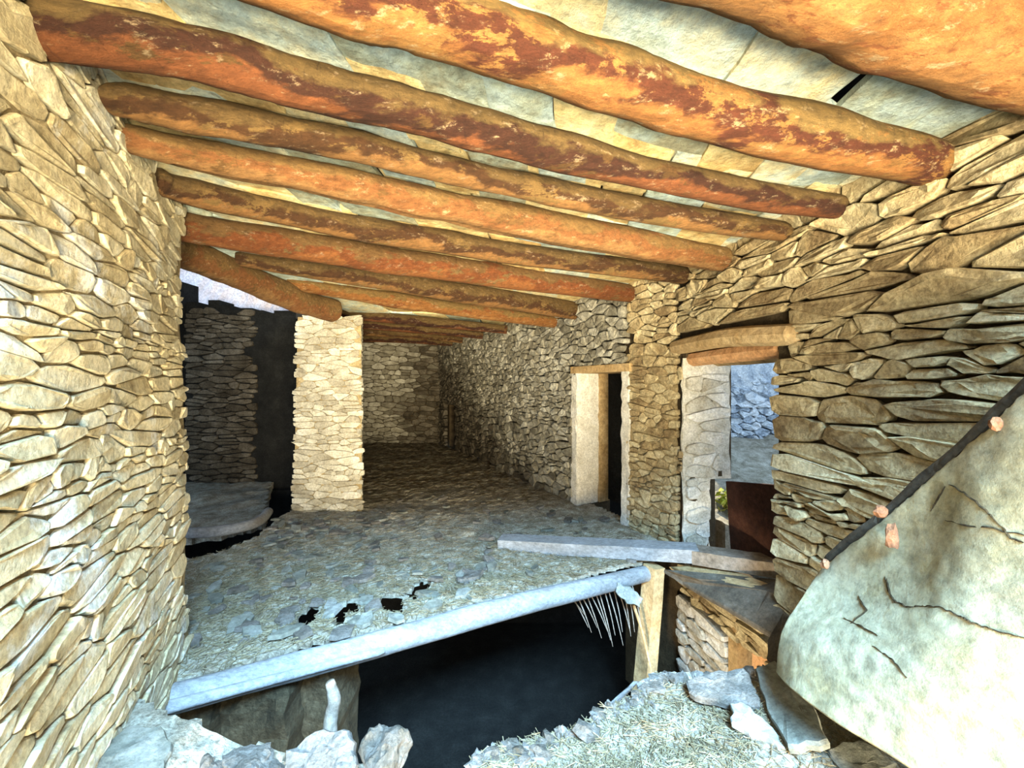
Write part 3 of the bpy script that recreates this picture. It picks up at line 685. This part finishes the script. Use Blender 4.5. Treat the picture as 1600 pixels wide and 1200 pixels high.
def rock(name, c, size, m, label=None, cat='rock', group=None, amp=.28, sub=3, flatten=1):
    bm = bmesh.new(); bmesh.ops.create_icosphere(bm, subdivisions=sub, radius=1); sd = R.random() * 40
    for v in bm.verts:
        k = 1 + amp * noi(v.co * 1.3 + Vector((sd, 0, 0))) * 1.6 + amp * .5 * noi(v.co * 4 + Vector((sd, 0, 0))) + amp * .3 * noi(v.co * 9 + Vector((sd, 0, 0)))
        v.co = Vector((v.co.x * size[0] * k, v.co.y * size[1] * k, max(-.7, v.co.z) * size[2] * k))
    me = bpy.data.meshes.new(name); bm.to_mesh(me); bm.free(); a = me.attributes.new('tint', 'FLOAT', 'POINT'); a.data.foreach_set('value', [R.random()] * len(me.vertices))
    me.materials.append(m); o = bpy.data.objects.new(name, me); C.objects.link(o); o.location = c; o.rotation_euler = (0, 0, R.uniform(0, 6))
    if label: tag(o, label, cat, group)
    return o
def G(px, py, z): return P(px, py, (H - z) * F / (py - 600))
slab3('stone_slab', [G(1180, 1042, .17), G(1210, 1030, .19), G(1262, 1088, .21), G(1296, 1158, .20), G(1230, 1166, .16), G(1200, 1108, .15)], .03, M['slate'], 'long blue-grey slate slab leaning at the foot of the plaster slope', 'slab')
slab3('stone_slab', [G(1142, 1098, .15), G(1162, 1096, .15), G(1200, 1128, .15), G(1228, 1166, .14), G(1180, 1150, .13), G(1145, 1128, .14)], .022, M['slate'], 'pale flat slate piece left of the long leaning slab', 'slab', tint=.95)
slab3('stone_slab', [G(1072, 1062, .15), G(1110, 1050, .16), G(1165, 1044, .17), G(1180, 1075, .16), G(1188, 1104, .15), G(1128, 1092, .14), G(1082, 1086, .14)], .03, M['clod'], 'broad rough slate crust beside the straw, left of the dark crack', 'slab', tint=.6, rough=.012)
slab3('stone_slab', [G(1290, 1168, .14), G(1345, 1155, .15), G(1400, 1190, .14), G(1330, 1215, .13)], .02, M['slate'], 'small slate sliver at the lower edge of the plaster slope', 'slab', tint=.3)
slab3('stone_slab', [G(205, 1128, .27), G(250, 1135, .26), G(268, 1160, .25), G(255, 1215, .24), G(200, 1235, .25), G(130, 1230, .27), G(142, 1185, .28)], .035, M['slate'], 'greenish grey slab at the foot of the left wall', 'slab', tint=.25)
slab3('stone_slab', [G(445, 1172, .15), G(505, 1138, .19), G(545, 1140, .19), G(556, 1180, .17), G(545, 1240, .13), G(440, 1240, .13)], .05, M['clod'], 'pointed pale slab left of the knobbly rock at the bottom edge', 'slab', tint=.9, rough=.02)
for px, py, sz, lab in ((603, 1196, (.085, .075, .085), 'knobbly pale rock beside the hole at the bottom edge'), (390, 1215, (.10, .07, .045), 'low dusty rock left of the pointed slab'), (322, 1218, (.07, .06, .045), 'small dusty rock right of the greenish slab')):
    x, y = fl(px, py, .12); rock('rock', (x, y, .12 + sz[2] * .45), sz, M['clod'], lab, amp=.34, sub=4)
# crumbly clods along the broken near edge
clod_pts = []
for a, b in zip(fg[1:11], fg[2:12]):
    L_ = math.dist(a, b); k = max(2, int(L_ / .018))
    for i in range(k):
        t = i / k; clod_pts.append((a[0] + (b[0]-a[0]) * t + R.uniform(-.03, .03), a[1] + (b[1]-a[1]) * t - .02 - abs(R.gauss(0, .035)) + .012))
proto = []
for k in range(6):
    o = rock('clod', (0, 0, 0), (.030, .024, .017), M['clod'], 'crumbly pale clod on the jagged near edge of the hole', 'clod', 'clods along the near edge of the hole', amp=.5, sub=2); proto.append(o)
for i, (x, y) in enumerate(clod_pts):
    o = proto[i] if i < 6 else proto[i % 6].copy()
    if i >= 6: C.objects.link(o)
    o.location = (x, y, znear(x, y) + .006); s = min(2.0, .45 + R.expovariate(2.6)); o.scale = (s, s * R.uniform(.7, 1.3), s * R.uniform(.5, 1.1)); o.rotation_euler = (R.uniform(-.4, .4), R.uniform(-.4, .4), R.uniform(0, 6))
# slate chips over the upper floor
cp = []
for k in range(8):
    a0 = [2 * math.pi * (i + R.uniform(-.3, .3)) / 6 for i in range(6)]; r0 = [R.uniform(.5, 1) for _ in a0]
    mb = MB(); V = [Vector((math.cos(a) * r * .066, math.sin(a) * r * .042, 0)) for a, r in zip(a0, r0)]
    V2 = [v * .93 + Vector((0, 0, .017 + R.uniform(-.003, .003))) for v in V]
    mb.add(V + V2, [tuple(range(6))[::-1], tuple(range(6, 12))] + [(i, (i+1) % 6, 6 + (i+1) % 6, 6 + i) for i in range(6)], R.random())
    o = mb.build('slate_chip', M['clod'] if k % 2 else M['slate'], None, origin=(0, 0, 0)); tag(o, 'flat slate chip lying on the dusty upper floor', 'stone chip', 'slate chips scattered on the upper floor'); cp.append(o)
cnt = 0
def put_chip(x, y, zf, s=None, grp=None):
    global cnt
    o = cp[cnt] if cnt < 8 else cp[cnt % 8].copy()
    if cnt >= 8: C.objects.link(o)
    s = s or R.uniform(.5, 1.6); o.scale = (s, s, s * .9); o.rotation_euler = (R.uniform(-.18, .18), R.uniform(-.18, .18), R.uniform(0, 6))
    o.location = (x, y, zf(x, y) + .006); cnt += 1; return o
while cnt < 215:
    r = R.random()
    if r < .40: px, py = R.uniform(275, 760), R.uniform(880, 1010)
    elif r < .78: px, py = R.gauss(480, 75), R.gauss(832, 20)
    else: px, py = R.uniform(560, 1010), R.uniform(770, 900)
    if py < 770: continue
    x, y = fl(px, py)
    if inside(poly_main, x, y) and not any(inside(h, x, y) for h in holes) and not (x < -1.6 and y > 4.1) and x < 3.22 - .5333 * y - .1:
        o = put_chip(x, y, zmain)
        if r < .40: tag(o, 'flat slate chip on the front part of the upper floor, near the edge log', 'stone chip', 'slate chips along the floor edge')
        elif r < .78: tag(o, 'slate chip in the bluish patch between pillar and dark pit', 'stone chip', 'slate chips between pillar and pit')
        else: tag(o, 'slate chip on the floor in front of the passage and doorway', 'stone chip', 'slate chips before the passage')
# straw
def straw(name, n, region, zf, parent, ln=(.02, .07), w_=.0011):
    mb = MB(); c = 0
    while c < n:
        x, y = region()
        if x is None: continue
        a = R.uniform(0, math.pi); l = R.uniform(*ln) / 2; el = R.uniform(-.25, .25); d = Vector((math.cos(a) * math.cos(el), math.sin(a) * math.cos(el), math.sin(el))) * l
        z = zf(x, y) + .004 + abs(d.z) * .8; cc = Vector((x, y, z)); sd = Vector((-math.sin(a), math.cos(a), 0)) * w_ * R.uniform(.7, 1.6); up = Vector((0, 0, w_ * 1.6))
        mb.add([cc - d - sd, cc - d + sd, cc - d + up, cc + d - sd, cc + d + sd, cc + d + up], [(0, 1, 4, 3), (1, 2, 5, 4), (2, 0, 3, 5)], R.random()); c += 1
    o = mb.build(name, M['straw'], None); o['kind'] = 'stuff'; return o
def reg_near():
    px, py = R.uniform(740, 1480), R.uniform(1060, 1330); x, y = fl(px, py, ZN)
    if inside(fg, x, y) and R.random() < (1 if px < 1180 else .35): return x, y
    return None, None
o = straw('straw', 7000, reg_near, znear, near, ln=(.02, .06)); tag(o, 'dry straw strewn over the near rubble floor at the bottom', 'straw')
def reg_main():
    px, py = R.uniform(260, 1000), 600 + R.triangular(170, 470, 300); x, y = fl(px, py)
    if inside(poly_main, x, y) and not any(inside(h, x, y) for h in holes): return x, y
    return None, None
o = straw('straw', 13000, reg_main, zmain, floor, ln=(.02, .08), w_=.0014); tag(o, 'straw and chaff covering the upper floor beyond the hole', 'straw')

# ------------------------------------------------------------------ PLASTER SLOPE (right foreground)
cols_ = [ # left edge to right edge: (bottom px,py,Y) (mid) (top)
 ((1213, 1050, 1.52), (1222, 985, 1.56), (1258, 925, 1.58), (1285, 885, 1.60)),
 ((1235, 1075, 1.40), (1270, 1000, 1.42), (1320, 920, 1.46), (1372, 818, 1.42)),
 ((1300, 1125, 1.24), (1350, 1020, 1.25), (1420, 900, 1.27), (1455, 748, 1.28)),
 ((1390, 1180, 1.10), (1440, 1050, 1.10), (1500, 880, 1.12), (1550, 662, 1.12)),
 ((1490, 1245, .98), (1560, 1080, .97), (1620, 860, .98), (1660, 560, .98)),
 ((1640, 1320, .84), (1740, 1120, .83), (1800, 840, .83), (1840, 400, .84))]
def cr4(a, b, c, d, t): return .5 * ((2*b) + (c-a)*t + (2*a-5*b+4*c-d)*t*t + (-a+3*b-3*c+d)*t**3)
def crl(pts, t):
    n = len(pts) - 1; s = min(t * n, n - 1e-6); i = int(s); f = s - i
    return cr4(pts[max(0, i-1)], pts[i], pts[i+1], pts[min(n, i+2)], f)
ctrl = [[P(*q) for q in c] for c in cols_]
NU, NV = 90, 70; V = []; Fc = []; T = []
for k in range(2):
    for i in range(NU + 1):
        colp = [crl([ctrl[a][b] for a in range(6)], i / NU) for b in range(4)]
        for j in range(NV + 1):
            p = crl(colp, j / NV)
            nr = Vector((-.72, -.42, .55)).normalized()
            p = p + nr * (.007 * noi(p * 6) + .004 * noi(p * 22) if k == 0 else 0)
            if j == NV: p = p + Vector((0, 0, .012 * noi((i * .35, 0, 0)) + .006 * noi((i * 1.3, 2, 0))))
            if k: p = p + Vector((.085, .05, -.02))
            V.append(p)
S = (NU + 1) * (NV + 1)
for i in range(NU):
    for j in range(NV):
        a = i * (NV + 1) + j; Fc.append((a, a + NV + 1, a + NV + 2, a + 1)); Fc.append((S + a, S + a + 1, S + a + NV + 2, S + a + NV + 1))
for i in range(NU):
    a = i * (NV + 1); Fc.append((a, S + a, S + a + NV + 1, a + NV + 1)); a += NV; Fc.append((a, a + NV + 1, S + a + NV + 1, S + a))
for j in range(NV):
    a = j; Fc.append((a, a + 1, S + a + 1, S + a)); a = NU * (NV + 1) + j; Fc.append((a, S + a, S + a + 1, a + 1))
# cracks: grooves pressed along polylines given in (u,v)
def uv_near(px, py):
    best = None
    for i in range(NU + 1):
        for j in range(NV + 1):
            p = V[i * (NV + 1) + j]
            if p.y < .3: continue
            d = ((p.x / p.y) * F + 800 - px) ** 2 + (600 - (p.z - H) / p.y * F - py) ** 2
            if best is None or d < best[0]: best = (d, p.copy())
    return best[1]
crack_lines = [[(1482, 755), (1510, 772), (1540, 795), (1562, 822)], [(1475, 815), (1510, 820), (1550, 830), (1600, 834)], [(1385, 905), (1390, 930), (1398, 940)], [(1320, 968), (1345, 980), (1370, 995)], [(1440, 945), (1470, 950), (1500, 965), (1520, 975), (1550, 985), (1600, 1000)], [(1384, 900), (1386, 925), (1396, 940), (1415, 945), (1440, 947)], [(1340, 930), (1355, 955), (1330, 972)], [(1360, 1010), (1395, 1030), (1420, 1060)], [(1560, 820), (1580, 845), (1600, 850)], [(1455, 800), (1460, 785), (1478, 760)]]
mb = MB(); mb.add(V, Fc, .5)
hood = mb.build('plaster_slope', M['plaster'], None, smooth=True, fixn=True)
tag(hood, 'large cream plastered slope filling the right foreground, cracked, curved at its left end', 'plaster structure')
mb = MB()
for cl in crack_lines:
    p3 = [uv_near(*c) for c in cl]; fine = []
    for a, b in zip(p3, p3[1:]):
        for k in range(6): fine.append(a.lerp(b, k / 6) + Vector((R.uniform(-.002, .002), 0, R.uniform(-.003, .003))))
    fine.append(p3[-1]); n = len(fine); nr = Vector((-.72, -.42, .55)).normalized()
    for k in range(n - 1):
        a, b = fine[k], fine[k + 1]; w0 = .0016 * math.sin(math.pi * (k + .3) / n) + .0005; w1 = .0016 * math.sin(math.pi * (k + 1.2) / n) + .0005
        t = (b - a).normalized(); s = t.cross(nr).normalized(); off = nr * .0035
        mb.add([a - s*w0 + off, a + s*w0 + off, b + s*w1 + off, b - s*w1 + off, a - s*w0 - off*3, a + s*w0 - off*3, b + s*w1 - off*3, b - s*w1 - off*3], BOXF, 0)
o = mb.build('crack', M['joint'], hood); o['label'] = 'dark hairline cracks'; o['kind'] = 'stuff'
mb = MB(); mb.hexa([Vector(v) for v in ((1.40,.70,-.1),(1.95,.70,-.1),(1.95,.90,-.1),(1.46,.90,-.1),(1.46,.70,1.62),(1.95,.70,1.62),(1.95,.90,1.62),(1.50,.90,1.62))]); struct(mb, 'shade_blocker', M['mortar'])  # added out-of-view block that keeps light off the lower right wall
# timber rim along its top
top = [crl([ctrl[a][3] for a in range(6)], t) for t in (0, .15, .3, .45, .6, .75, .9, 1)]
mbx = log_mesh([p + Vector((.055, .045, .008)) for p in top], [.014, .02, .017, .021, .016, .02, .019, .02], seg=8, per=8, amp=.22, seed=31, tintf=.35)
o = mbx.build('timber_rim', M['darkwood'], hood, fixn=True); o['label'] = 'dark wooden pole along the sloping top edge'
for px, py, Y, s_ in ((1290, 882, 1.54, .8), (1376, 800, 1.38, 1.0), (1393, 840, 1.33, .9), (1558, 664, 1.10, .8)):
    o = rock('brick_fragment', Vector((0, 0, 0)), (.020 * s_, .02 * s_, .026 * s_ * (2.2 if px == 1393 else 1)), M['brick'], amp=.35, sub=2)
    o.parent = hood; o.location = P(px, py, Y) - hood.location

# ------------------------------------------------------------------ planks and sticks by the opening
def beam_box(name, a, b, w_, h_, m, label, cat, tint=.5, n=14, jit=.004, up=Vector((0, 0, 1))):
    a, b = Vector(a), Vector(b); t = (b - a).normalized(); s = t.cross(up).normalized(); u = s.cross(t).normalized(); V = []
    for i in range(n + 1):
        p = a.lerp(b, i / n)
        for x, z in ((-1, -1), (1, -1), (1, 1), (-1, 1)):
            V.append(p + s * (x * w_ / 2 + jit * noi((i * .5, x, z))) + u * (z * h_ / 2 + jit * noi((i * .5, x + 4, z))))
    Fc = [(3, 2, 1, 0)] + [(4*i+k, 4*i+(k+1) % 4, 4*i+4+(k+1) % 4, 4*i+4+k) for i in range(n) for k in range(4)] + [tuple(4*n+k for k in range(4))]
    mb = MB(); mb.add(V, Fc, tint); o = mb.build(name, m, None, fixn=True)
    if label: tag(o, label, cat)
    return o
beam_box('plank', P(782, 851, 3.42) + Vector((0, 0, .02)), P(1090, 864, 2.98), .16, .10, M['dustlog'], None, None)
pk = bpy.data.objects[-1] if False else [o for o in C.objects if o.name == 'plank'][0]
tag(pk, 'pale dusty squared timber lying across the upper floor towards the opening', 'timber')
beam_box('plank', P(1085, 866, 2.98), P(1218, 886, 2.62), .16, .10, M['darkplank'], 'brown end piece of timber resting at the foot of the right opening', 'timber')
slab3('board', [P(1035, 888, 3.0), P(1225, 905, 2.55), P(1262, 930, 2.25), P(1222, 1000, 2.15), P(1065, 908, 2.92)], .03, M['darkwood'], 'dark fallen board sloping down below the opening', 'board', jit=.004)
slab3('board', [P(1045, 885, 3.05), P(1120, 880, 2.9), P(1235, 925, 2.42), P(1200, 925, 2.45)], .03, M['tanwood'], 'narrow brown board wedged between the timber and the dark board', 'board', jit=.004)
slab3('board', [P(1200, 1000, 2.1), P(1225, 955, 2.1), P(1240, 1000, 1.95), P(1222, 1050, 1.9), P(1196, 1030, 2.0)], .03, M['darkwood'], 'short dark board end beside the plaster edge', 'board', jit=.003)
# rusty sheet standing in the opening
a, b = P(1134, 752, 3.05), P(1214, 758, 2.62); a2, b2 = P(1144, 893, 3.05), P(1214, 900, 2.62)
out = Vector((.03, .01, 0))
mb = MB(); mb.hexa([a2, b2, b2 + out, a2 + out, a, b, b + out, a + out]); o = mb.build('rusty_sheet', M['rust'], None, fixn=True); tag(o, 'dark rusty brown sheet standing upright in the right opening', 'metal sheet')
# post under the floor edge and the hanging laths
beam_box('post', P(1022, 884, 3.02), P(1000, 1160, 2.95), .12, .11, M['tanwood'], 'upright wooden post under the right end of the floor edge', 'post', tint=.9)
lath = bpy.data.objects.new('hanging_laths', None); C.objects.link(lath); lath.location = P(950, 912, 2.92); tag(lath, 'fan of thin split laths hanging below the right end of the edge log', 'laths')
for k in range(15):
    t = k / 14; a = P(884 + 104 * t, 925 - 10 * t + 4 * (k % 2), 2.90); b = P(916 + 84 * t + R.uniform(-4, 4), 970 + 42 * t * (1 - t) * 3 + R.uniform(-12, 10), 2.84)
    mbx = log_mesh([a, a.lerp(b, .5) + Vector((.006, 0, 0)), b], [.005, .0045, .002], seg=5, per=3, amp=.1, seed=k)
    mbx.build('lath', M['darkplank'], lath)
mbx = log_mesh([P(990, 945, 2.86), P(1003, 985, 2.84), P(1014, 1030, 2.82), P(1020, 1062, 2.8)], [.012, .011, .010, .007], seg=7, per=5, amp=.1, seed=3)
mbx.build('lath', M['tanwood'], lath)
slab3('slate_piece', [P(964, 910, 2.82), P(985, 918, 2.8), P(1006, 936, 2.76), P(1000, 948, 2.74), P(980, 942, 2.76), P(962, 925, 2.8)], .03, M['slate'], 'pale slate wedge stuck at the right end of the edge log', 'slab', tint=.9)
slab3('stick', [P(942, 1108, 1.75), P(990, 1064, 1.85), P(998, 1064, 1.85), P(950, 1114, 1.72)], .015, M['dustlog'], 'short pale splinter jutting out over the hole at its near right edge', 'splinter', jit=.001)
slab3('stick', [P(955, 1100, 1.70), P(960, 1098, 1.70), P(975, 1118, 1.62), P(970, 1122, 1.62)], .012, M['dustlog'], 'tiny pale splinter below the jutting splinter', 'splinter', jit=.001)
o = log_mesh([P(512, 1195, 1.62), P(516, 1135, 1.62), P(522, 1092, 1.62), P(515, 1064, 1.62)], [.032, .030, .026, .018], seg=10, amp=.18, seed=41).build('broken_stake', M['darkplank'], None, smooth=True, fixn=True)
tag(o, 'pale broken wooden stake standing up in the hole', 'stake')
# lower masonry seen through the hole, left
lp = bpy.data.objects.new('lower_pier', None); C.objects.link(lp); lp.location = (-1.35, 2.0, -2.0); tag(lp, 'dark rough masonry under the left end of the floor edge', 'masonry')
for k, (xa, xb, yy) in enumerate(((-1.78, -1.52, 1.98), (-1.52, -1.17, 2.05), (-1.17, -1.0, 2.2))):
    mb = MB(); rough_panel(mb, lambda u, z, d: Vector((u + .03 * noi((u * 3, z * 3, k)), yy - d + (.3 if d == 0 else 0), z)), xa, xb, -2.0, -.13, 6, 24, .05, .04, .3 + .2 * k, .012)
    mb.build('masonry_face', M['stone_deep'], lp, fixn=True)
# orange door leaf in the lower doorway
mb = MB(); a = PA.xyz(uA(2.64), 0, -.10); b = PA.xyz(uA(2.36), 0, -.20); t = (b - a)
low = bpy.data.objects.new('lower_door', None); C.objects.link(low); low.location = a + Vector((0, 0, -1.9)); tag(low, 'orange wooden door seen through the gap below the dark board', 'door')
for k in range(3):
    p0 = a + t * (k / 3 + .008); p1 = a + t * ((k + 1) / 3 - .008); th = Vector((.03, 0, 0))
    m_ = MB(); q4 = [p0, p1, p1 + th, p0 + th]; m_.hexa([Vector((v.x, v.y, -1.9)) for v in q4] + [Vector((v.x, v.y, -.12)) for v in q4], .3 + .2 * k); m_.build('door_board', M['orangewood'], low, fixn=True)
m_ = MB(); PA.block(m_, uA(2.66), uA(2.74), -1.9, -.10, -.16, .0, .2); m_.build('door_frame', M['tanwood'], low, fixn=True)

# ------------------------------------------------------------------ OUTSIDE
mb = MB(); mb.box((6.0, 5.0, -.62), (8, 9.4, .1)); struct(mb, 'ground_outside', M['earth'])
def slope_pt(u, z, d): return Vector((u, 6.6 + .15 * (z) - d, z))
mb = MB(); mb.box((5.0, 6.95, .9), (4.2, .4, 3.4)); wo = struct(mb, 'wall_outside', M['stone_out'], origin=(4, 6.9, -.6))
cells = pack(3.1, 6.0, .0, 2.35, .10, 1.4, zj=.5)
stone_wall(wo, cells, slope_pt, M['stone_out'], .004, .06, 120, rough=.03)
g = ground('rubble_slope', [(2.0, 3.6), (2.1, 6.7), (6, 6.7), (6, 3.6)], [], .07, lambda x, y: .10 + (y - 3.6) * .13 + .07 * noi((x * 3, y * 3, 0)) + .04 * noi((x * 9, y * 9, 0)), .3, M['stone_grey'])
g['kind'] = 'structure'
def bush(c, r, n, label):
    mb = MB()
    for k in range(n):
        d = Vector((R.gauss(0, 1), R.gauss(0, 1), R.gauss(0, 1))); p = Vector(c) + d.normalized() * r * R.random() ** .5
        a = Vector((R.gauss(0, 1), R.gauss(0, 1), R.gauss(0, 1))).normalized(); b_ = a.cross(Vector((.3, .5, .8))).normalized(); s = r * .16
        mb.add([p - a * s, p + b_ * s * .5, p + a * s, p - b_ * s * .5], [(0, 1, 2, 3)], R.random())
    o = mb.build('bush', M['leaf'], None); tag(o, label, 'bush')
bush((2.35, 3.95, .12), .26, 700, 'sunlit yellow-green bush outside, glimpsed left of the rusty sheet')
for n_ in range(1): pass
